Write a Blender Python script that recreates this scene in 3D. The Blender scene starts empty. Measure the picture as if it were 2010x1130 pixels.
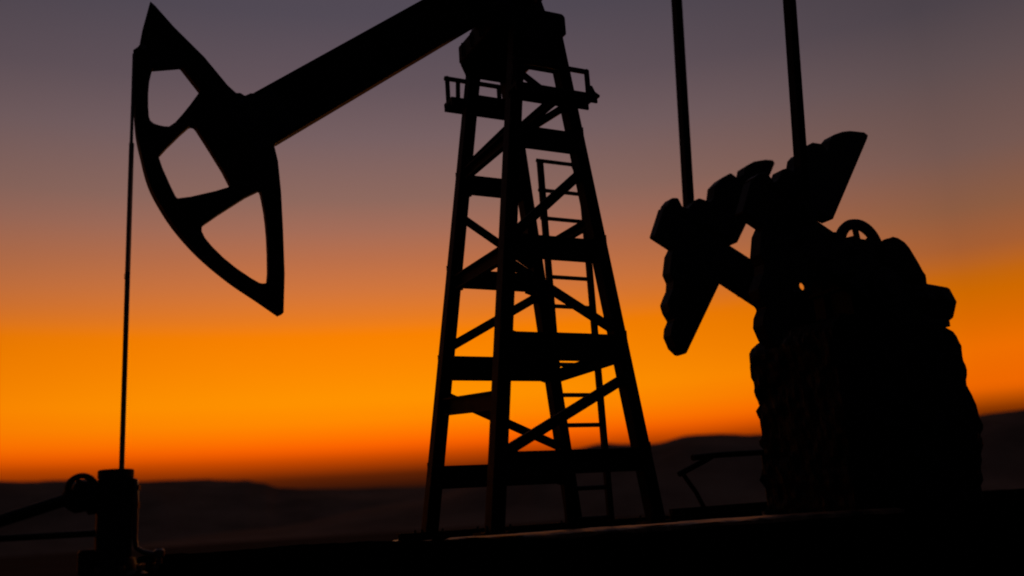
# Oil well pumping unit at dusk.  X runs along the walking beam (well head at -X), Y away from the camera, Z up.
import bpy, bmesh, math, random
from mathutils import Vector, Matrix, noise
random.seed(4)
R = math.radians
S = bpy.context.scene
COL = S.collection

# ------------------------------------------------------------------ materials
def mat(name, base, rough=.5, metal=0., var=.35, scale=6., bump=.15, bscale=40., spec=.5, dark=None):
    m = bpy.data.materials.new(name); m.use_nodes = True
    nt = m.node_tree; N = nt.nodes; L = nt.links
    b = N['Principled BSDF']
    tc = N.new('ShaderNodeTexCoord')
    n1 = N.new('ShaderNodeTexNoise'); n1.inputs['Scale'].default_value = scale; n1.inputs['Detail'].default_value = 6; n1.inputs['Roughness'].default_value = .65
    L.new(tc.outputs['Object'], n1.inputs['Vector'])
    cr = N.new('ShaderNodeValToRGB')
    d = dark or tuple(c * (1 - var) for c in base)
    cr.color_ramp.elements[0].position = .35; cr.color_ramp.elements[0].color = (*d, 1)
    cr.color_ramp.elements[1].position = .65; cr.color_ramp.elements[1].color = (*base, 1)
    L.new(n1.outputs['Fac'], cr.inputs['Fac']); L.new(cr.outputs['Color'], b.inputs['Base Color'])
    mr = N.new('ShaderNodeMapRange'); mr.inputs['To Min'].default_value = max(.05, rough - .12); mr.inputs['To Max'].default_value = min(1, rough + .15)
    L.new(n1.outputs['Fac'], mr.inputs['Value']); L.new(mr.outputs['Result'], b.inputs['Roughness'])
    b.inputs['Metallic'].default_value = metal
    b.inputs['Specular IOR Level'].default_value = spec
    n2 = N.new('ShaderNodeTexNoise'); n2.inputs['Scale'].default_value = bscale; n2.inputs['Detail'].default_value = 5
    L.new(tc.outputs['Object'], n2.inputs['Vector'])
    bp = N.new('ShaderNodeBump'); bp.inputs['Strength'].default_value = bump; bp.inputs['Distance'].default_value = .02
    L.new(n2.outputs['Fac'], bp.inputs['Height']); L.new(bp.outputs['Normal'], b.inputs['Normal'])
    return m

M = dict(
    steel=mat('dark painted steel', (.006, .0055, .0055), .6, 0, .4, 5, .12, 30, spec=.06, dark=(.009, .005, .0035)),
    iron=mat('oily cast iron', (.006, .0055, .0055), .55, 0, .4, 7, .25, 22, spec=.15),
    pipe=mat('bare worn pipe', (.10, .085, .075), .3, .7, .4, 8, .1, 40),
    rod=mat('polished rod steel', (.05, .045, .045), .35, .6, .3, 9, .05, 40),
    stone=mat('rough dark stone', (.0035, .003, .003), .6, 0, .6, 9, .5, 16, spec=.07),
    concrete=mat('glint mottled concrete', (.34, .18, .09), .5, 0, .85, 2.4, .7, 14, spec=.3, dark=(.008, .006, .005)),  # warm base and dark patches paint the broken dusk glint into the colour
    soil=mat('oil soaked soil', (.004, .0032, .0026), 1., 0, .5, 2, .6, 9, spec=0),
    plain=mat('dry plain', (.11, .075, .048), .95, 0, .4, .02, .2, .4, spec=0),
    hill=mat('dry hillside', (.33, .22, .145), 1., 0, .4, .012, .3, .06, spec=0),
)

# ------------------------------------------------------------------ mesh helpers
class MB:
    def __init__(s): s.bm = bmesh.new()
    def face(s, vs):
        try: s.bm.faces.new(vs)
        except ValueError: pass
    def hull8(s, p):
        v = [s.bm.verts.new(q) for q in p]
        for f in ((0,3,2,1),(4,5,6,7),(0,1,5,4),(1,2,6,5),(2,3,7,6),(3,0,4,7)): s.face([v[i] for i in f])
    def box(s, x0, x1, y0, y1, z0, z1):
        s.hull8([(x0,y0,z0),(x1,y0,z0),(x1,y1,z0),(x0,y1,z0),(x0,y0,z1),(x1,y0,z1),(x1,y1,z1),(x0,y1,z1)]); return s
    def frame(s, a, b, side):
        a, b = Vector(a), Vector(b); t = (b - a).normalized()
        u = Vector(side); u = (u - t * u.dot(t)).normalized(); w = t.cross(u)
        return a, b, u, w
    def bar(s, a, b, wu, ww, side=(0,1,0), ou=0, ow=0):
        """rectangular bar from a to b, wu thick along `side`, ww thick across it"""
        a, b, u, w = s.frame(a, b, side)
        p = []
        for e in (a, b):
            for i, j in ((-1,-1),(1,-1),(1,1),(-1,1)): p.append(e + u * (ou + i * wu / 2) + w * (ow + j * ww / 2))
        s.hull8(p); return s
    def ibeam(s, a, b, wu, ww, side=(0,1,0), tf=.022, tw=.018):
        """H section: flanges wu wide along `side`, ww deep across"""
        s.bar(a, b, tw, ww - 2 * tf, side)
        s.bar(a, b, wu, tf, side, ow=(ww - tf) / 2); s.bar(a, b, wu, tf, side, ow=-(ww - tf) / 2); return s
    def channel(s, a, b, wu, ww, side=(0,1,0), t=.02):
        """C section, web on the +side"""
        s.bar(a, b, t, ww, side, ou=wu / 2 - t / 2)
        s.bar(a, b, wu - t, t, side, ou=-t / 2, ow=(ww - t) / 2); s.bar(a, b, wu - t, t, side, ou=-t / 2, ow=-(ww - t) / 2); return s
    def angle(s, a, b, wu, ww, side=(0,1,0), t=.016):
        s.bar(a, b, t, ww, side, ou=wu / 2 - t / 2); s.bar(a, b, wu - t, t, side, ou=-t / 2, ow=-(ww - t) / 2); return s
    def tube(s, pts, r, n=12, cap=True):
        pts = [Vector(p) for p in pts]; rings = []
        rr = r if isinstance(r, (list, tuple)) else [r] * len(pts)
        ref = None
        for i, p in enumerate(pts):
            t = (pts[min(i + 1, len(pts) - 1)] - pts[max(i - 1, 0)]).normalized()
            if ref is None: ref = Vector((0,0,1)) if abs(t.z) < .9 else Vector((1,0,0))
            u = (ref - t * ref.dot(t)).normalized(); ref = u; w = t.cross(u)
            rings.append([s.bm.verts.new(p + (u * math.cos(k * math.tau / n) + w * math.sin(k * math.tau / n)) * rr[i]) for k in range(n)])
        for a, b in zip(rings, rings[1:]):
            for k in range(n): s.face([a[k], a[(k + 1) % n], b[(k + 1) % n], b[k]])
        if cap: s.face(rings[0][::-1]); s.face(rings[-1])
        return s
    def lathe(s, c, axis, prof, n=24, ref=None):
        """prof = [(along, radius)...]"""
        ax = Vector(axis).normalized(); c = Vector(c)
        return s.tube([c + ax * (h + i * 1e-5) for i, (h, r) in enumerate(prof)], [max(r, .001) for h, r in prof], n) if False else s._lathe(c, ax, prof, n)
    def _lathe(s, c, ax, prof, n):
        ref = Vector((0,0,1)) if abs(ax.z) < .9 else Vector((1,0,0))
        u = (ref - ax * ref.dot(ax)).normalized(); w = ax.cross(u); rings = []
        for h, r in prof:
            rings.append([s.bm.verts.new(c + ax * h + (u * math.cos(k * math.tau / n) + w * math.sin(k * math.tau / n)) * max(r, .001)) for k in range(n)])
        for a, b in zip(rings, rings[1:]):
            for k in range(n): s.face([a[k], a[(k + 1) % n], b[(k + 1) % n], b[k]])
        s.face(rings[0][::-1]); s.face(rings[-1]); return s
    def torus(s, c, r, tr, n=40, m=10, flat=1.):
        rings = []
        for i in range(n):
            a = i * math.tau / n; d = Vector((math.cos(a), 0, math.sin(a)))
            rings.append([s.bm.verts.new(Vector(c) + d * (r + tr * math.cos(k * math.tau / m)) + Vector((0, 1, 0)) * tr * flat * math.sin(k * math.tau / m)) for k in range(m)])
        for i in range(n):
            a, b = rings[i], rings[(i + 1) % n]
            for k in range(m): s.face([a[k], a[(k + 1) % m], b[(k + 1) % m], b[k]])
        return s
    def prism(s, poly, y0, y1, holes=()):
        """polygon in the XZ plane, with holes, extruded from y0 to y1"""
        bm = s.bm; edges = []; loops = []
        for lp in [poly, *holes]:
            vs = [bm.verts.new((x, y0, z)) for x, z in lp]; loops.append(vs)
            for i in range(len(vs)): edges.append(bm.edges.new((vs[i], vs[(i + 1) % len(vs)])))
        if holes:
            r = bmesh.ops.triangle_fill(bm, use_beauty=True, use_dissolve=False, edges=edges, normal=(0, -1, 0))
            fs = [g for g in r['geom'] if isinstance(g, bmesh.types.BMFace)]
        else: fs = [bm.faces.new(loops[0])]
        r = bmesh.ops.extrude_face_region(bm, geom=fs)
        bmesh.ops.translate(bm, verts=[g for g in r['geom'] if isinstance(g, bmesh.types.BMVert)], vec=(0, y1 - y0, 0))
        # extrude leaves the first cap in place
        return s
    def build(s, name, m, parent=None, bevel=0., smooth=None, seg=1):
        bm = s.bm
        bmesh.ops.recalc_face_normals(bm, faces=bm.faces)
        if bevel:
            es = [e for e in bm.edges if len(e.link_faces) == 2 and e.calc_face_angle(0) > R(40)]
            bmesh.ops.bevel(bm, geom=es, offset=bevel, segments=seg, profile=.6, affect='EDGES', clamp_overlap=True)
        me = bpy.data.meshes.new(name); bm.to_mesh(me); bm.free()
        o = bpy.data.objects.new(name, me); COL.objects.link(o); me.materials.append(M[m] if isinstance(m, str) else m)
        if smooth:
            for p in me.polygons: p.use_smooth = True
            me.set_sharp_from_angle(angle=R(smooth))
        if parent: o.parent = parent
        return o

def tag(o, label=None, cat=None, group=None, kind=None):
    if label: o['label'] = label
    if cat: o['category'] = cat
    if group: o['group'] = group
    if kind: o['kind'] = kind
    return o
def thing(name, label, cat, loc=(0,0,0), group=None):
    o = bpy.data.objects.new(name, None); COL.objects.link(o); o.location = loc
    return tag(o, label, cat, group)
def copy_part(o, parent, d=(0,0,0)):
    c = o.copy(); COL.objects.link(c); c.parent = parent; c.location = Vector(o.location) + Vector(d); return c

# ------------------------------------------------------------------ pumpjack
PJ = thing('pumpjack', 'black oil pumpjack silhouette with horse head, lattice tower and two crank arms', 'pumpjack')

# --- tower
def leg(k, z):
    t = z / 6.
    y = {'A': 1, 'B': -1, 'C': 1, 'D': -1}[k] * (.972 + (.726 - .972) * t)
    x = (-1.587 + .816 * t) if k in 'AB' else (.555 - .67 * t)
    return Vector((x, y, z))
for k in 'ABCD':
    mb = MB().ibeam(leg(k, .02), leg(k, 6.5), .165, .17, (0, 1, 0), .024, .02)
    f = leg(k, 0)
    mb.box(f.x - .19, f.x + .19, f.y - .16, f.y + .16, 0, .03)
    for i in (-.14, .14):
        for j in (-.12, .12): mb.lathe((f.x + i, f.y + j, .03), (0,0,1), [(0,.022),(.03,.022),(.03,.014),(.07,.014)], 6)
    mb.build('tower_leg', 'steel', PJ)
def beam_between(k1, z1, k2, z2, h, w=.08, name='cross_beam', trim=.0):
    a, b = leg(k1, z1), leg(k2, z2)
    side = (0, 1, 0) if k1 + k2 in ('AC', 'BD') else (1, 0, 0)
    MB().channel(a, b, w, h, side).build(name, 'steel', PJ)
for z, h in ((.739, .29), (2.16, .32), (3.39, .25), (4.75, .27), (6.0, .22)): beam_between('A', z, 'C', z, h)
for z, h in ((.76, .27), (2.13, .33), (3.385, .29), (4.86, .28), (5.47, .16)): beam_between('B', z, 'D', z, h)
for a, z, h in (('AB', 4.87, .17), ('AB', 3.30, .2), ('CD', 3.80, .13), ('CD', 2.05, .17), ('CD', 5.62, .12)):
    beam_between(a[0], z, a[1], z, h)
beam_between('A', 1.64, 'B', 1.49, .22)
# diagonal braces and their gusset plates
for a, z1, b, z2, h in (('A', 4.95, 'C', 5.78, .12), ('A', 4.3, 'C', 3.62, .12), ('A', 2.42, 'C', 3.22, .12), ('A', 1.82, 'C', 1.08, .12),
                        ('B', 5.85, 'D', 5.36, .1), ('B', 4.80, 'D', 5.42, .1), ('D', 4.47, 'B', 3.45, .13), ('B', 3.2, 'D', 2.37, .13), ('D', 1.76, 'B', .84, .13)):
    p, q = leg(a, z1), leg(b, z2)
    MB().angle(p, q, .09, h, (0, 1, 0)).build('diagonal_brace', 'steel', PJ)
for a, z1, b, z2 in (('A',.739,'C',.739),('A',2.151,'C',2.151),('A',3.39,'C',3.39),('A',4.75,'C',4.75),
                     ('B',.76,'D',.76),('B',2.14,'D',2.14),('B',3.385,'D',3.385),('B',4.86,'D',4.86)):
    for k, z, sg in ((a, z1, 1), (b, z2, -1)):
        p = leg(k, z); s = -1 if p.y < 0 else 1
        y = p.y + s * .09
        g = MB().prism([(p.x - sg*.06, z - .2), (p.x + sg*.17, z - .13), (p.x + sg*.17, z + .13), (p.x - sg*.06, z + .2)], y, y + s * .012)
        for dz in (-.1, 0, .1):
            for dx in (.03, .12): g.lathe((p.x + sg*dx, y + s*.012, z + dz), (0, s, 0), [(0,.016),(.014,.016)], 6)
        g.build('gusset_plate', 'steel', PJ)
# gusset webs under the cap, both sides
for s, zb in ((1, 6.38), (-1, 5.86)):
    y = s * .71
    a, b = leg('A', zb), leg('C', zb)
    MB().prism([(a.x - (.1 if s > 0 else 0), zb), (b.x, zb), (-.1, 6.56), (-.9 if s > 0 else -.69, 6.56)], y - .012, y + .012).build('web_plate', 'steel', PJ)
# head cap and saddle bearing
c = MB().prism([(-.97, 6.52), (-.83, 6.44), (-.02, 6.44), (.1, 6.54), (.1, 6.80), (.06, 6.84), (-.9, 6.84), (-.97, 6.77)], -.62, .62)
for yy in (-.45, -.15, .15, .45): c.box(-1.0, -.972, yy - .012, yy + .012, 6.53, 6.76)
c.build('tower_cap', 'steel', PJ, .018)
c = MB().prism([(-.92, 6.84), (-.86, 6.99), (-.70, 7.1), (-.56, 7.30), (-.3, 7.36), (-.08, 7.24), (-.02, 7.05), (.02, 6.84)], -.3, .3)
for yy in (-.36, .36):
    c.lathe((-.33, yy, 7.2), (0, 1 if yy > 0 else -1, 0), [(-.05, .17), (0, .17), (.04, .12), (.07, .12)], 20)
    for i in (-.7, -.12): c.lathe((i, yy * .55, 6.9), (0,0,1), [(0,.035),(.1,.035),(.1,.02),(.22,.02)], 6)
c.build('saddle_bearing', 'iron', PJ, .012)
# walkways and their hand rails
def walkway(x0, x1, y0, y1, z, posts, top, rail_x, yr, knee):
    w = MB().box(x0, x1, y0, y1, z - .03, z + .02)
    w.bar((x0, y0 + .02, z - .065), (x1, y0 + .02, z - .065), .03, .07); w.bar((x0, y1 - .02, z - .065), (x1, y1 - .02, z - .065), .03, .07)
    for kx, kd in knee: w.bar((kx, (y0+y1)/2, z - .1), (kx - kd, (y0+y1)/2, z - .3), .05, .05)
    wo = w.build('walkway', 'steel', PJ)
    r = MB()
    for px, lean in posts: r.tube([(px, yr, z), (px + lean, yr, z + top)], .036, 8)
    r.tube([(rail_x[0], yr, z + top), (rail_x[1], yr, z + top)], .036, 8)
    r.lathe((posts[0][0], yr, z + top), (0,0,1), [(-.03,.035),(.02,.035),(.04,.015)], 8)
    r.build('hand_rail', 'steel', wo)
walkway(-1.07, .0, .72, 1.0, 6.02, [(-1.03, 0), (-.88, .02), (-.2, 0)], .40, (-1.07, -.18), .93, [])
walkway(-.95, .24, -1.02, -.76, 5.47, [(.17, 0), (-.9, 0)], .37, (.19, -.92), -.92, [])
MB().prism([(.24, 5.44), (.30, 5.47), (.31, 5.50), (.24, 5.54), (.2, 5.62), (.14, 5.62), (.14, 5.44)], -.98, -.9).build('rail_bracket', 'steel', PJ)
# ladder on the far side, rails (stringers) and rungs
lad = MB().bar((.365, .8, .02), (.335, .8, 5.27), .06, .085, (0, 1, 0))
lad.bar((1.03, .8, .02), (1.03, .8, 4.98), .06, .085, (0, 1, 0)); lad.bar((1.03, .8, 4.98), (.9, .8, 5.27), .05, .06, (0, 1, 0))
LAD = lad.build('ladder', 'steel', PJ)
for z in (.1, .51, .94, 1.37, 1.79, 2.22, 2.65, 3.06, 3.49, 3.92, 4.37, 4.80, 5.26):
    MB().tube([(.28 if z > 3.8 else .33, .8, z), (1.06 if z < 5.2 else .92, .8, z)], .031, 8).build('rung', 'steel', LAD)

# --- walking beam
bd = Vector((.795, 0, .607)); bn = Vector((-.607, 0, .795))          # along, up across
c0 = Vector((-3.90, 0, 4.957))                                       # centre line at the head
c1 = c0 + bd * 10.6
H = .64
w = MB().ibeam(c0, c1, .17, H, (0, 1, 0), .045, .03)
for i in range(9):
    p = c0 + bd * (.8 + i * 1.2)
    w.bar(p + bn * (H/2 - .05), p - bn * (H/2 - .05), .15, .02, (0, 1, 0))
w.build('walking_beam', 'steel', PJ)
p = c0 + bd * 4.62 - bn * (H/2 + .03)
g = MB().bar(p - bd * .45, p + bd * .45, .36, .05)
for i in (-.36, -.18, .18, .36):
    for y in (-.15, .15): g.lathe(p + bd * i + Vector((0, y, 0)) - bn * .02, -bn, [(0,.03),(.05,.03),(.05,.018),(.1,.018)], 6)
g.build('saddle_plate', 'steel', PJ)
# --- horse head
def spline(pts, n=5):
    P = [Vector(p) for p in pts]; out = []
    for i in range(len(P) - 1):
        a, b, c, d = P[max(i-1,0)], P[i], P[i+1], P[min(i+2,len(P)-1)]
        for k in range(n):
            t = k / n; out.append(tuple(.5 * (2*b + (c-a)*t + (2*a-5*b+4*c-d)*t*t + (3*b-a-3*c+d)*t**3)))
    return out + [tuple(P[-1])]
arc = spline([(-5.325,5.64),(-5.325,5.13),(-5.295,4.66),(-5.235,4.36),(-5.145,4.03),(-5.015,3.77),(-4.84,3.51),(-4.59,3.235),(-4.27,2.97),(-3.96,2.765),(-3.70,2.59)])
outer = [(-5.185,6.275),(-5.13,6.23),(-4.92,6.0),(-4.57,5.67),(-4.3,5.35),(-4.2,5.265),(-4.15,5.275),(-4.10,5.245),(-4.03,5.29),(-3.94,5.29),(-3.60,4.84),(-3.755,4.66),(-3.71,4.46),(-3.675,4.07),(-3.655,3.61),
         (-3.64,3.07),(-3.655,2.61), *arc[::-1], (-5.285,5.70),(-5.26,5.9)]
holes = [[(-5.14,5.43),(-4.83,5.51),(-4.61,5.23),(-4.76,4.97),(-4.92,4.74),(-5.02,4.73),(-5.14,4.76),(-5.17,4.85),(-5.18,5.2)],
         [(-4.735,4.77),(-4.68,4.795),(-4.63,4.74),(-4.25,4.12),(-4.29,4.06),(-4.83,3.87),(-4.87,3.92),(-5.05,4.33),(-5.03,4.40)],
         [(-3.93,4.10),(-3.90,4.02),(-3.855,3.75),(-3.83,3.42),(-3.825,2.98),(-3.87,2.945),(-3.95,2.955),(-4.27,3.165),(-4.52,3.41),(-4.585,3.55),(-4.53,3.63)]]
def smooth_loop(lp, it=2, keep=.82):
    for _ in range(it):
        out = []
        for i, p in enumerate(lp):
            a, b = Vector(lp[i-1]), Vector(p); c = Vector(lp[(i+1) % len(lp)])
            ang = (b-a).angle(c-b) if (b-a).length > 1e-4 and (c-b).length > 1e-4 else 0
            if ang < R(38) or (min((b-a).length, (c-b).length) < .12):
                la, lc = (b-a).length, (c-b).length
                out.append(tuple(b + (a-b) * .25)); out.append(tuple(b + (c-b) * .25))
            else: out.append(tuple(p))
        lp = out
    return lp
hd = MB().prism(outer, -.055, .055, [smooth_loop(h, 1) for h in holes]).build('horse_head', 'steel', PJ, .008)
# curved wireline track on the front arc, a sub-part of the head
tr = MB()
inn = []
for i, (x, z) in enumerate(arc):
    a = Vector(arc[max(i-1,0)]); b = Vector(arc[min(i+1,len(arc)-1)]); d = (b-a).normalized(); inn.append((x - d.y*.035, z + d.x*.035))
tr.prism(arc + inn[::-1], -.075, .075)
tr.build('arc_track', 'steel', hd)
k = MB().bar(c0 - bd * .30, c0 + bd * .35, .17, .635)                 # hinge block where head meets beam
k.lathe(c0 + bn * .27 - bd * .12 + Vector((0,-.14,0)), (0,1,0), [(0,.05),(.28,.05)], 12)
k.build('head_hinge', 'iron', PJ, .01)
# --- bridle and polished rod
b = MB()
for y in (-.05, .05): b.tube([(-5.27, y, 5.68), (-5.338, y, 5.62), (-5.336, y, 5.0), (-5.336, y, 4.4), (-5.332, y, 3.0)], .014, 8)
b.tube([(-5.25, -.07, 5.67), (-5.25, .07, 5.67)], .035, 10)
b.bar((-5.332, -.06, 2.97), (-5.332, .06, 2.97), .05, .05, (1, 0, 0))
b.build('bridle', 'rod', PJ, smooth=40)
MB().tube([(-5.332, 0, 4.5), (-5.328, 0, 3.0), (-5.322, 0, .85)], .027, 12).build('polished_rod', 'rod', PJ, smooth=40)

# --- cranks with counterweights
ad = Vector((.89, 0, -.455)); an = Vector((.455, 0, .89))
up = [(2.62,4.74),(2.66,4.83),(2.75,4.92),(2.86,4.93),(2.93,4.79),(3.04,4.77),(3.16,4.88),(3.28,4.97),(3.50,4.925),(3.58,5.0),(3.61,5.1),(3.64,5.22),(3.80,5.36),(4.00,5.48),(4.12,5.415),(4.28,5.49),(4.33,5.62),(4.54,5.745),(4.80,5.81),(4.96,5.82),(5.0,5.77),(4.88,5.58),(3.95,4.26)]
lo = [(2.72,4.13),(2.62,3.98),(2.545,3.68),(2.60,3.55),(2.575,3.42),(2.5,3.30),(2.44,3.19),(2.47,3.06),(2.545,2.94),(2.47,2.82),(2.44,2.69),(2.51,2.51),(2.62,2.415),(2.69,2.405),(3.49,3.55),(3.6,3.66)]
up_near = [(2.66,4.56),(2.75,4.63),(2.9,4.66),(3.02,4.52),(3.12,4.61),(3.2,4.74),(3.29,4.77),(3.40,4.73),(3.46,4.83),(3.51,4.97),(3.60,5.05),(3.68,5.03),(3.75,5.17),(3.86,5.235),(4.04,5.235),(4.13,5.13),(4.18,5.21),(4.22,5.33),(4.32,5.42),(4.5,5.49),(4.66,5.525),(4.84,5.535),(4.96,5.54),(5.03,5.50),(5.0,5.44),(4.03,4.06)]
for s, dx, dz, pt, pb in ((1, 0, .03, (3.68, 10.35), (3.29, 4.26)), (-1, .03, -.24, (3.93, 10.35), (3.35, 4.05))):
    o = Vector((dx, s * 1.0, dz)); sh = Vector((4.85, 0, 3.33)) + o; tip = Vector((2.49, 0, 4.54)) + o
    ap = [tip - an*.30, tip - an*.305 + ad*.5, sh + ad*.3 - an*.33, sh + ad*.42, sh + ad*.3 + an*.33, tip + an*.305 + ad*.5, tip + an*.31 + ad*.28, tip + an*.335 + ad*.16, tip + an*.31 + ad*.04, tip + an*.24 - ad*.015]
    cr = MB().prism([(p.x, p.z) for p in ap], o.y - .1, o.y + .1)
    cr.lathe(sh + Vector((0, s*.1, 0)), (0, s, 0), [(0,.3),(.06,.3),(.06,.16),(.14,.16)], 24)
    cro = cr.build('crank_arm', 'iron', PJ, .02)
    for prof in (up if s > 0 else [(x - .03, z + .24) for x, z in up_near], lo if s > 0 else [*lo[:14], (2.93, 2.75), (2.99, 3.0), (3.02, 3.25), (3.2, 3.5), (3.5, 3.66)]):
        cw = MB().prism([(x + dx, z + dz) for x, z in prof], s*1.0 - .115, s*1.0 + .115)
        cwo = cw.build('counterweight', 'iron', cro, .014)
    for f in (.55, 1.0, 1.5, 1.95):
        for e in (.2, -.2): MB().lathe(tip + ad * f + an * e + Vector((0, s*.1, 0)), (0, s, 0), [(0,.05),(.09,.05),(.09,.03),(.14,.03)], 6).build('bolt', 'iron', cro)
    yp = s * 1.25
    # wrist pin + pitman
    pin = MB().lathe((pb[0], s * 1.09, pb[1]), (0, s, 0), [(0,.12),(.08,.12),(.08,.17),(.24,.17),(.24,.1),(.3,.1)], 20)
    pin.build('wrist_pin', 'iron', cro)
    pm = MB().ibeam((pb[0], yp, pb[1]), (pt[0], yp, pt[1]), .135, .135, (0, 1, 0), .02, .03)
    pm.build('pitman_arm', 'steel', PJ)
# equalizer and tail bearing (above the frame)
MB().bar((3.68, 1.4, 10.4), (3.93, -1.4, 10.4), .22, .28, (1, 0, 0)).build('equalizer', 'steel', PJ, .02)
p = c0 + bd * ((3.82 + 3.9) / .795)
MB().box(3.62, 4.0, -.25, .25, 10.52, p.z - .22).build('tail_bearing', 'iron', PJ, .02)

# --- gear reducer, brake wheel and motor, bolted on the pedestal
prof = [(4.36,2.6),(4.33,3.9),(4.52,3.95),(4.75,3.92),(5.1,3.90),(5.3,3.88),(5.45,3.88),(5.60,3.84),(5.74,3.72),(5.82,3.62),(5.90,3.5),(6.0,3.38),(6.08,3.3),(6.02,2.6)]
g = MB().prism([(x if x > 4.6 else x + .16, z) for x, z in prof], -.84, -.02)
gp = MB().prism([(x, z + (.2 if 4.3 < x < 5.35 and z > 3 else 0)) for x, z in prof], .78, .84, [[(5.13 + .075*math.cos(i*math.pi/6), 3.60 + .07*math.sin(i*math.pi/6)) for i in range(12)]])
for yy in (-.84, -.3): g.prism([(x, z + .0) for x, z in [(4.46,2.72),(4.44,3.9),(4.49,3.9),(4.52,2.72)]], yy, yy + .03)
for x in (4.5, 4.8, 5.1, 5.4, 5.7, 5.95): g.lathe((x, -.85, 3.2), (0,-1,0), [(0,.035),(.03,.035),(.03,.02),(.06,.02)], 6)
g.box(4.45, 6.12, -.9, .02, 3.16, 3.22)
GB = g.build('gear_reducer', 'iron', PJ, .02)
gp.build('guard_plate', 'iron', GB)
MB().box(4.62, 5.08, .5, .77, 2.6, 3.44).build('shaft_bearing', 'iron', GB, .02)
MB().lathe((4.86, 1.1, 3.3), (0,-1,0), [(0,.14),(2.2,.14)], 20).build('crank_shaft', 'iron', GB, smooth=40)
# brake wheel with spokes, standing up out of the guard
wc = Vector((4.90, -.72, 3.79))
bw = MB().torus(wc, .395, .08, 48, 10, 1.1)
for i in range(6):
    a = R(96 + i * 60); bw.tube([wc, wc + Vector((math.cos(a) * .4, 0, math.sin(a) * .4))], .045, 8)
bw.lathe(wc + Vector((0,-.08,0)), (0,1,0), [(0,.09),(.16,.09)], 16)
bw.build('brake_wheel', 'iron', PJ, smooth=40)
# belt cover humps behind the brake wheel
h = MB().prism([(5.18,3.6),(5.2,3.82),(5.28,3.93),(5.36,3.94),(5.43,3.97),(5.54,3.955),(5.66,3.90),(5.74,3.82),(5.84,3.66),(5.90,3.56),(5.95,3.46),(6.0,3.40),(6.0,3.3),(5.18,3.3)], -.93, -.82)
h.build('belt_cover', 'steel', GB, .015)
# motor with ribbed end bell
m = MB().lathe((5.72, -.62, 3.06), (1,0,-.08), [(0,.22),(.04,.28),(.12,.3),(.2,.3),(.22,.33),(.28,.33),(.3,.3),(.5,.3),(.52,.33),(.6,.345),(.78,.345),(.84,.33),(.87,.27)], 8)
m.box(6.0, 6.3, -.68, -.56, 3.28, 3.40)
m.box(5.85, 6.45, -.85, -.4, 2.62, 2.74)
m.build('motor', 'iron', PJ, .01)
# skid beams under the tower, bolted to it
for y in (.97,): MB().ibeam((-2.0, y, .02), (3.83, y, .02), .16, .10, (0,1,0), .016, .014).build('skid_beam', 'steel', PJ)

# ------------------------------------------------------------------ pedestal: rough stone block under the gear box
bm = bmesh.new()
NX, NY, NZ = 34, 26, 38
def ped(u, v, t):
    x0 = 3.86 + .04*math.sin(t*3) ; x1 = 6.58
    z = -.1 + 2.86 * t
    y = -.9 + 1.8 * v
    if t > .86:
        k = (t - .86) / .14; x0 += .42 * k*k; x1 -= .30 * k*k; y *= 1 - .10*k*k
    x1 += .16 * math.exp(-((t-.42)/.12)**2) - .1*math.exp(-((t-.98)/.1)**2) - .12*math.exp(-(t/.2)**2)
    return Vector((x0 + (x1 - x0) * u, y, z))
vd = {}
def gv(i, j, k):
    if (i, j, k) not in vd:
        p = ped(i/NX, j/NY, k/NZ)
        c = Vector((5.2, 0, p.z)); d = (p - c); d.z = 0
        q = p * 3.2
        n = (noise.noise(q) * .045 + noise.noise(p * 8) * .03 + (noise.cell(p * 7) - .5) * .02) * (.8 if i == NX else 1.)
        bx = (0 if i in (0, NX) else 1); by = (0 if j in (0, NY) else 1)
        if not bx: p.x += (1 if i else -1) * n
        if not by: p.y += (1 if j else -1) * n
        if k == NZ: p.z += n * .6
        vd[(i, j, k)] = bm.verts.new(p)
    return vd[(i, j, k)]
def quad(*a): bm.faces.new([gv(*p) for p in a])
for k in range(NZ):
    for i in range(NX):
        quad((i,0,k),(i+1,0,k),(i+1,0,k+1),(i,0,k+1)); quad((i,NY,k),(i,NY,k+1),(i+1,NY,k+1),(i+1,NY,k))
    for j in range(NY):
        quad((0,j,k),(0,j,k+1),(0,j+1,k+1),(0,j+1,k)); quad((NX,j,k),(NX,j+1,k),(NX,j+1,k+1),(NX,j,k+1))
for i in range(NX):
    for j in range(NY): quad((i,j,NZ),(i+1,j,NZ),(i+1,j+1,NZ),(i,j+1,NZ)); quad((i,j,0),(i,j+1,0),(i+1,j+1,0),(i+1,j,0))
mb = MB(); mb.bm.free(); mb.bm = bm
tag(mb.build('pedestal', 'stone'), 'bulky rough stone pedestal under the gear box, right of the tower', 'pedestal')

# ------------------------------------------------------------------ guard rail between tower and pedestal
GR = thing('guard_rail', 'thin broken pipe guard rail leaning beside the stone pedestal', 'railing', (3.3, 1.3, -.05))
def part(mb, name, m, root, **k):
    bmesh.ops.translate(mb.bm, verts=mb.bm.verts, vec=-Vector(root.location)); return mb.build(name, m, root, **k)
part(MB().tube([(2.9, 1.3, .90), (3.4, 1.3, .93), (4.4, 1.3, .95)], .045, 8), 'rail', 'steel', GR)
part(MB().tube([(2.62, 1.3, .66), (3.16, 1.3, .86), (3.3, 1.3, .92)], .042, 8), 'rail', 'steel', GR)
part(MB().tube([(2.68, 1.3, .68), (2.9, 1.3, .38), (3.12, 1.3, -.05)], .035, 8), 'post', 'steel', GR)
part(MB().tube([(4.3, 1.3, -.05), (4.3, 1.3, .95)], .035, 8), 'post', 'steel', GR)
part(MB().bar((2.4, 1.3, .09), (4.4, 1.3, .11), .08, .14), 'toe_board', 'steel', GR)
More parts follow.
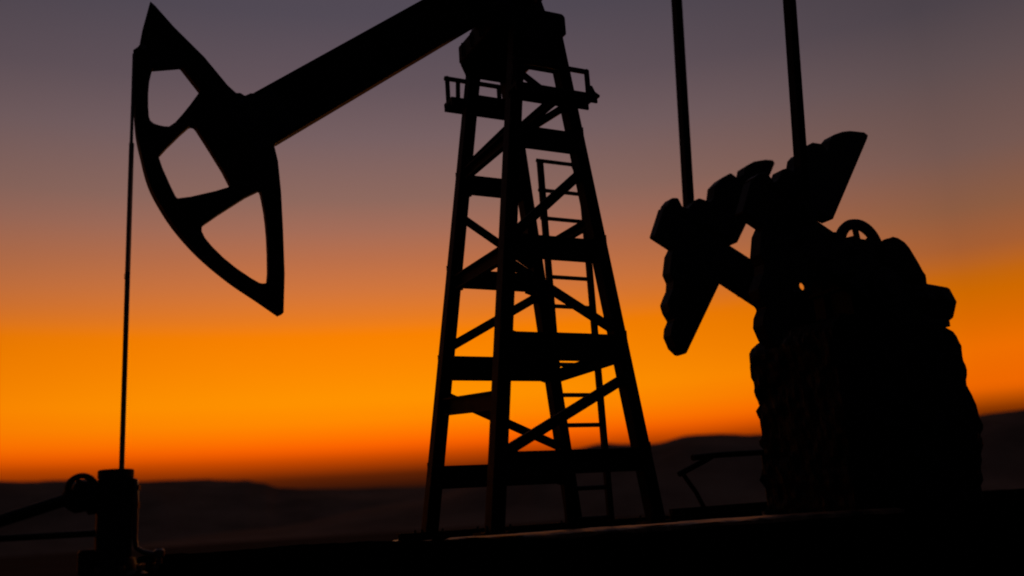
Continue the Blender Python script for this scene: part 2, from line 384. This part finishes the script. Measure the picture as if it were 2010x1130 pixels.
part(MB().box(2.5, 2.6, 1.27, 1.33, -.06, .06), 'bracket', 'steel', GR)
part(MB().box(4.2, 4.28, 1.27, 1.33, -.06, .06), 'bracket', 'steel', GR)

# ------------------------------------------------------------------ well head
WH = thing('wellhead', 'stubby oil wellhead with pipes and valves under the polished rod', 'wellhead', (-5.37, 0, -1.6))
part(MB().lathe((-5.37,0,-1.6), (0,0,1), [(0,.34),(.1,.34),(.1,.2),(1.25,.2),(1.25,.33),(1.33,.33),(1.33,.3),(1.38,.3),(1.38,.33),(1.46,.33),(1.5,.24),(1.62,.2)], 24), 'casing_head', 'iron', WH, smooth=35)
part(MB().box(-5.545, -5.215, -.15, .15, .02, .82), 'tubing_head', 'iron', WH, bevel=.02)
part(MB().lathe((-5.375,0,.80), (0,0,1), [(0,.15),(.02,.175),(.09,.175),(.1,.165)], 20), 'stuffing_box', 'iron', WH, smooth=35)
for i in range(8):
    a = i * math.tau / 8 + .2
    part(MB().lathe((-5.37 + .28*math.cos(a), .28*math.sin(a), -.30), (0,0,1), [(0,.03),(.02,.03),(.02,.02),(.2,.02),(.2,.034),(.25,.034)], 6), 'flange_bolt', 'pipe', WH)
# side gauge line with elbow to the lower right
part(MB().tube([(-5.26,-.1,.80),(-5.195,-.1,.78),(-5.185,-.1,.60),(-5.185,-.1,.2),(-5.17,-.1,.11),(-5.10,-.1,.065),(-4.97,-.1,.03)], .026, 10), 'gauge_line', 'pipe', WH, smooth=40)
part(MB().lathe((-5.185,-.1,.50), (0,0,1), [(0,.04),(.06,.04)], 6), 'pipe_union', 'pipe', WH)
part(MB().lathe((-5.185,-.1,.68), (0,0,1), [(0,.042),(.05,.042)], 6), 'pipe_union', 'pipe', WH)
part(MB().lathe((-4.95,-.1,-.06), (0,0,1), [(0,.03),(.06,.03),(.07,.055),(.13,.055),(.15,.03)], 12), 'needle_valve', 'pipe', WH, smooth=40)
part(MB().lathe((-4.98,-.1,-.17), (0,0,1), [(0,.025),(.12,.025)], 10), 'drain_pipe', 'pipe', WH, smooth=40)
# gate valve on the left with hand wheel, flow line slanting down
part(MB().lathe((-5.54,0,.66), (-1,0,-.1), [(0,.12),(.03,.19),(.10,.19),(.12,.15),(.22,.155),(.27,.12),(.32,.07)], 20), 'gate_valve', 'iron', WH, smooth=35)
hw = MB(); wcn = Vector((-5.70, -.16, .715))
hw.torus(wcn, .125, .03, 28, 8)
for i in range(4):
    a = i * math.tau/4 + .4; hw.tube([wcn, wcn + Vector((math.cos(a)*.125, 0, math.sin(a)*.125))], .022, 6)
hw.tube([wcn, (-5.70, 0, .68)], .02, 8)
hw.lathe(wcn + Vector((0,-.02,0)), (0,1,0), [(0,.075),(.05,.09)], 14)
part(hw, 'hand_wheel', 'iron', WH, smooth=40)
part(MB().tube([(-5.8,0,.63),(-5.95,0,.585),(-6.4,0,.45),(-8.5,0,-.3),(-9.6,0,-1.2),(-9.9,0,-1.6)], .062, 12), 'flow_line', 'iron', WH, smooth=40)
part(MB().tube([(-5.5,.1,.28),(-6.4,.1,.285),(-8.2,.1,.25),(-8.4,.1,.1),(-8.4,.1,-1.6)], .033, 10), 'bleed_line', 'iron', WH, smooth=40)
part(MB().box(-5.7, -5.54, -.1, .1, -.12, .12), 'casing_outlet', 'iron', WH, bevel=.02)

# ------------------------------------------------------------------ setting
CAM = Vector((-6.1778, -10.7039, .1257))
# ground sheet: fine near, reaching the horizon
def grid_mesh(name, xs, ys, zf, m, kind='structure'):
    bm = bmesh.new(); vs = [[bm.verts.new((x, y, zf(x, y))) for y in ys] for x in xs]
    for i in range(len(xs)-1):
        for j in range(len(ys)-1): bm.faces.new((vs[i][j], vs[i+1][j], vs[i+1][j+1], vs[i][j+1]))
    mb = MB(); mb.bm.free(); mb.bm = bm
    o = mb.build(name, m)
    for p in o.data.polygons: p.use_smooth = True
    if kind: o['kind'] = kind
    return o
def axis(lim, n, pw=3.):
    return [math.copysign(abs(t) ** pw, t) * lim for t in [2 * i / n - 1 for i in range(n + 1)]]
grid_mesh('ground', axis(9000, 120), axis(9000, 120), lambda x, y: -1.6 + noise.noise(Vector((x, y, 0)) * .02) * .25 + noise.noise(Vector((x, y, 3)) * .004) * .4 * min(1, math.hypot(x, y) / 200), 'plain')
def sstep(a, b, x):
    t = max(0, min(1, (x - a) / (b - a))); return t * t * (3 - 2 * t)
def mound(x, y):
    n1 = noise.noise(Vector((x * .6, y * .6, 1))) * .3
    k = sstep(-5.15, -4.75, x + n1*.3) * (1 - sstep(14, 17, x)) * sstep(-4.6, -2.7, y + n1) * (1 - sstep(3.6, 6, y + n1))
    dent = -.065 * (1 - sstep(-2.3, -1.1, x)) - .19 * sstep(6.0, 7.4, x)
    return -1.75 + (1.665 - dent + noise.noise(Vector((x, y, 0)) * 1.6) * .03 + noise.noise(Vector((x, y, 0)) * 6) * .014) * k
XS = [-5.6 + i * .09 for i in range(260)]; YS = [-5 + i * .12 for i in range(96)]
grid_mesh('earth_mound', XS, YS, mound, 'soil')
# worn concrete pad on the mound
bm = bmesh.new()
NXp, NYp = 150, 50
top = []
for i in range(NXp + 1):
    row = []
    for j in range(NYp + 1):
        x = -1.55 + 5.9 * i / NXp; y = -1.28 + 3.9 * j / NYp
        e = min(i, NXp - i, (j), (NYp - j))
        n = noise.noise(Vector((x, y, 0)) * 2.3)
        if j == 0: y += .1 * n + .05 * noise.noise(Vector((x * 6, 0, 2)))
        if i == 0: x += .25 * noise.noise(Vector((0, y * 2, 2)))
        z = -.02 + .010 * noise.noise(Vector((x * .9, y * .9, 0))) + .005 * noise.noise(Vector((x, y, 0)) * 7) - (.02 + .02 * n if e == 0 else 0) 
        row.append(bm.verts.new((x, y, z)))
    top.append(row)
for i in range(NXp):
    for j in range(NYp): bm.faces.new((top[i][j], top[i+1][j], top[i+1][j+1], top[i][j+1]))
r = bmesh.ops.extrude_edge_only(bm, edges=[e for e in bm.edges if e.is_boundary])
for v in [g for g in r['geom'] if isinstance(g, bmesh.types.BMVert)]: v.co.z = -.5
mb = MB(); mb.bm.free(); mb.bm = bm
tag(mb.build('concrete_pad', 'concrete', smooth=50), 'worn concrete pad below the tower feet, a faint broken glint put into its colour', 'concrete pad')

# hills: real ridges far away, height from their elevation above the plain
def ridge(name, pts, dist, depth, seed):
    def el(a):
        if a <= pts[0][0]: return pts[0][1]
        for (a0, e0), (a1, e1) in zip(pts, pts[1:]):
            if a <= a1:
                t = (a - a0) / (a1 - a0); t = t*t*(3-2*t); return e0 + (e1 - e0) * t
        return pts[-1][1]
    bm = bmesh.new(); rows = []
    n = 420; a0, a1 = pts[0][0], pts[-1][0]
    K = 26
    for i in range(n + 1):
        a = a0 + (a1 - a0) * i / n; row = []
        for k in range(K + 1):
            t = k / K * 2 - 1                                   # -1 front foot ... 0 crest ... 1 back foot
            d = dist + depth * t
            base = math.cos(t * math.pi / 2) ** 1.3 if abs(t) < 1 else 0
            hgt = dist * math.tan(R(max(el(a), 0))) + CAM.z + 1.9
            wx, wy = CAM.x + d * math.sin(R(a)), CAM.y + d * math.cos(R(a))
            f = noise.fractal(Vector((wx * .006, wy * .006, seed)), 1., 2.1, 5)
            z = -1.9 + hgt * base * (1 + .25 * f * (abs(t) ** .7)) + hgt * .018 * f * base
            row.append(bm.verts.new((wx, wy, z)))
        rows.append(row)
    for i in range(n):
        for k in range(K): bm.faces.new((rows[i][k], rows[i+1][k], rows[i+1][k+1], rows[i][k+1]))
    mb = MB(); mb.bm.free(); mb.bm = bm
    o = mb.build(name, 'hill')
    for p in o.data.polygons: p.use_smooth = True
    o['kind'] = 'structure'
    return o
ridge('hill', [(-75, 0), (-60, 1.2), (-40, 2.6), (-20, 3.3), (-8, 3.5), (-1.3, 3.64), (1.84, 3.58), (6.2, 3.46), (8.9, 3.38), (11.1, 3.24), (11.93, 3.02), (13.06, 2.62), (15.6, 2.5), (18.5, 2.36), (21.2, 2.25), (26, 1.9), (34, 1.0), (42, 0)], 1500, 420, 3)
ridge('hill', [(3, 0), (12, .5), (20, 1.4), (25.1, 2.25), (26.3, 2.74), (28.2, 3.37), (30., 3.87), (32.2, 4.15), (33.4, 4.04), (34.9, 3.95), (37., 4.19), (38.4, 4.14), (40.7, 3.85), (46.8, 3.54), (50, 3.7), (52.7, 3.85), (54.8, 3.82), (60, 3.9), (75, 3), (95, 1.5), (115, 0)], 1000, 300, 9)

# ------------------------------------------------------------------ dusk sky
W = bpy.data.worlds.new('World'); S.world = W; W.use_nodes = True
nt = W.node_tree; N = nt.nodes; Lk = nt.links
for n in list(N): N.remove(n)
def lin(c):
    c = c / 255.
    return c / 12.92 if c <= .04045 else ((c + .055) / 1.055) ** 2.4
def math_n(op, a, b=None):
    n = N.new('ShaderNodeMath'); n.operation = op
    for i, v in enumerate((a, b)):
        if v is None: continue
        if isinstance(v, (int, float)): n.inputs[i].default_value = v
        else: Lk.new(v, n.inputs[i])
    return n.outputs[0]
tc = N.new('ShaderNodeTexCoord'); sp = N.new('ShaderNodeSeparateXYZ'); Lk.new(tc.outputs['Generated'], sp.inputs[0])
el = math_n('MULTIPLY', math_n('ARCSINE', sp.outputs['Z']), 2 / math.pi)      # 0 horizon .. 1 zenith
SUN_AZ = 19.
sx, sy = math.sin(R(SUN_AZ)), math.cos(R(SUN_AZ))
hl = math_n('MAXIMUM', math_n('SQRT', math_n('ADD', math_n('MULTIPLY', sp.outputs['X'], sp.outputs['X']), math_n('MULTIPLY', sp.outputs['Y'], sp.outputs['Y']))), 1e-4)
ca = math_n('DIVIDE', math_n('ADD', math_n('MULTIPLY', sp.outputs['X'], sx), math_n('MULTIPLY', sp.outputs['Y'], sy)), hl)  # cos of azimuth from the glow
def ramp(stops):
    n = N.new('ShaderNodeValToRGB'); e = n.color_ramp.elements
    for i, (d, c) in enumerate(stops):
        if i < 2: k = e[i]; k.position = d / 90
        else: k = e.new(d / 90)
        k.color = (*[lin(x) for x in c], 1)
    Lk.new(el, n.inputs['Fac']); return n.outputs['Color']
core = ramp([(0,(26,11,6)),(2.3,(34,14,7)),(3.2,(92,32,4)),(4.1,(190,68,0)),(4.8,(250,95,0)),(5.4,(255,115,0)),(6.3,(255,136,0)),(7.5,(255,147,0)),(9.7,(252,136,0)),
             (11.4,(249,129,0)),(12.4,(231,123,34)),(14,(210,118,60)),(15.8,(188,112,74)),(17.6,(165,109,88)),(19.4,(143,105,94)),(23,(119,96,98)),(26,(100,84,91)),(30,(82,74,85)),(60,(42,40,52)),(90,(28,28,40))])
away = ramp([(0,(22,9,5)),(3,(60,22,4)),(4.2,(130,50,0)),(4.8,(190,80,0)),(5.4,(238,102,0)),(7.5,(238,110,0)),(9,(221,106,0)),(10.6,(206,104,0)),(11.5,(195,101,14)),(13,(166,94,50)),
             (15.1,(141,92,66)),(18.2,(117,88,81)),(22.7,(94,78,80)),(26,(76,67,74)),(30,(66,60,68)),(34,(60,55,64)),(60,(38,36,46)),(90,(28,28,40))])
opp = ramp([(0,(16,14,18)),(8,(26,23,30)),(30,(28,27,36)),(90,(26,26,38))])
def mix(f, a, b):
    n = N.new('ShaderNodeMix'); n.data_type = 'RGBA'; Lk.new(f, n.inputs['Factor']); Lk.new(a, n.inputs['A']); Lk.new(b, n.inputs['B']); return n.outputs['Result']
f1 = math_n('MINIMUM', math_n('MULTIPLY', math_n('SUBTRACT', 1., ca), 5.8), 1.)
mr = N.new('ShaderNodeMapRange'); mr.interpolation_type = 'SMOOTHSTEP'; Lk.new(ca, mr.inputs['Value'])
mr.inputs['From Min'].default_value = .80; mr.inputs['From Max'].default_value = .25; mr.inputs['To Min'].default_value = 0; mr.inputs['To Max'].default_value = 1
sky = mix(mr.outputs['Result'], mix(f1, core, away), opp)
bg = N.new('ShaderNodeBackground'); bg.inputs['Strength'].default_value = 1.; Lk.new(sky, bg.inputs['Color'])
out = N.new('ShaderNodeOutputWorld'); Lk.new(bg.outputs[0], out.inputs['Surface'])
W.cycles.sampling_method = 'MANUAL'; W.cycles.sample_map_resolution = 1024

# last glow of the set sun, low over the ridge
sd = bpy.data.lights.new('sun', 'SUN'); sd.energy = .03; sd.angle = R(8); sd.color = (1, .55, .22)
so = bpy.data.objects.new('sun', sd); COL.objects.link(so)
se = R(6.5); d = Vector((sx * math.cos(se), sy * math.cos(se), math.sin(se)))
so.rotation_euler = d.to_track_quat('Z', 'Y').to_euler(); so.location = (0, 0, 30)

# ------------------------------------------------------------------ camera
cd = bpy.data.cameras.new('camera'); co = bpy.data.objects.new('camera', cd); COL.objects.link(co)
r_ = Vector((.8946, -.4424, -.0635)); u_ = Vector((-.0504, -.2409, .9692)); f_ = Vector((.4441, .8639, .2378))
mw = Matrix(((r_.x, u_.x, -f_.x, CAM.x), (r_.y, u_.y, -f_.y, CAM.y), (r_.z, u_.z, -f_.z, CAM.z), (0, 0, 0, 1)))
co.matrix_world = mw
cd.sensor_width = 36; cd.lens = 33.4975; cd.clip_end = 20000; cd.clip_start = .05
cd.dof.use_dof = True; cd.dof.focus_distance = 12.6; cd.dof.aperture_fstop = .42
S.camera = co
S.view_settings.view_transform = 'Standard'; S.view_settings.look = 'None'; S.view_settings.exposure = 0; S.view_settings.gamma = 1
S.render.engine = 'CYCLES'
S.cycles.filter_width = 2.0
S.cycles.use_denoising = True
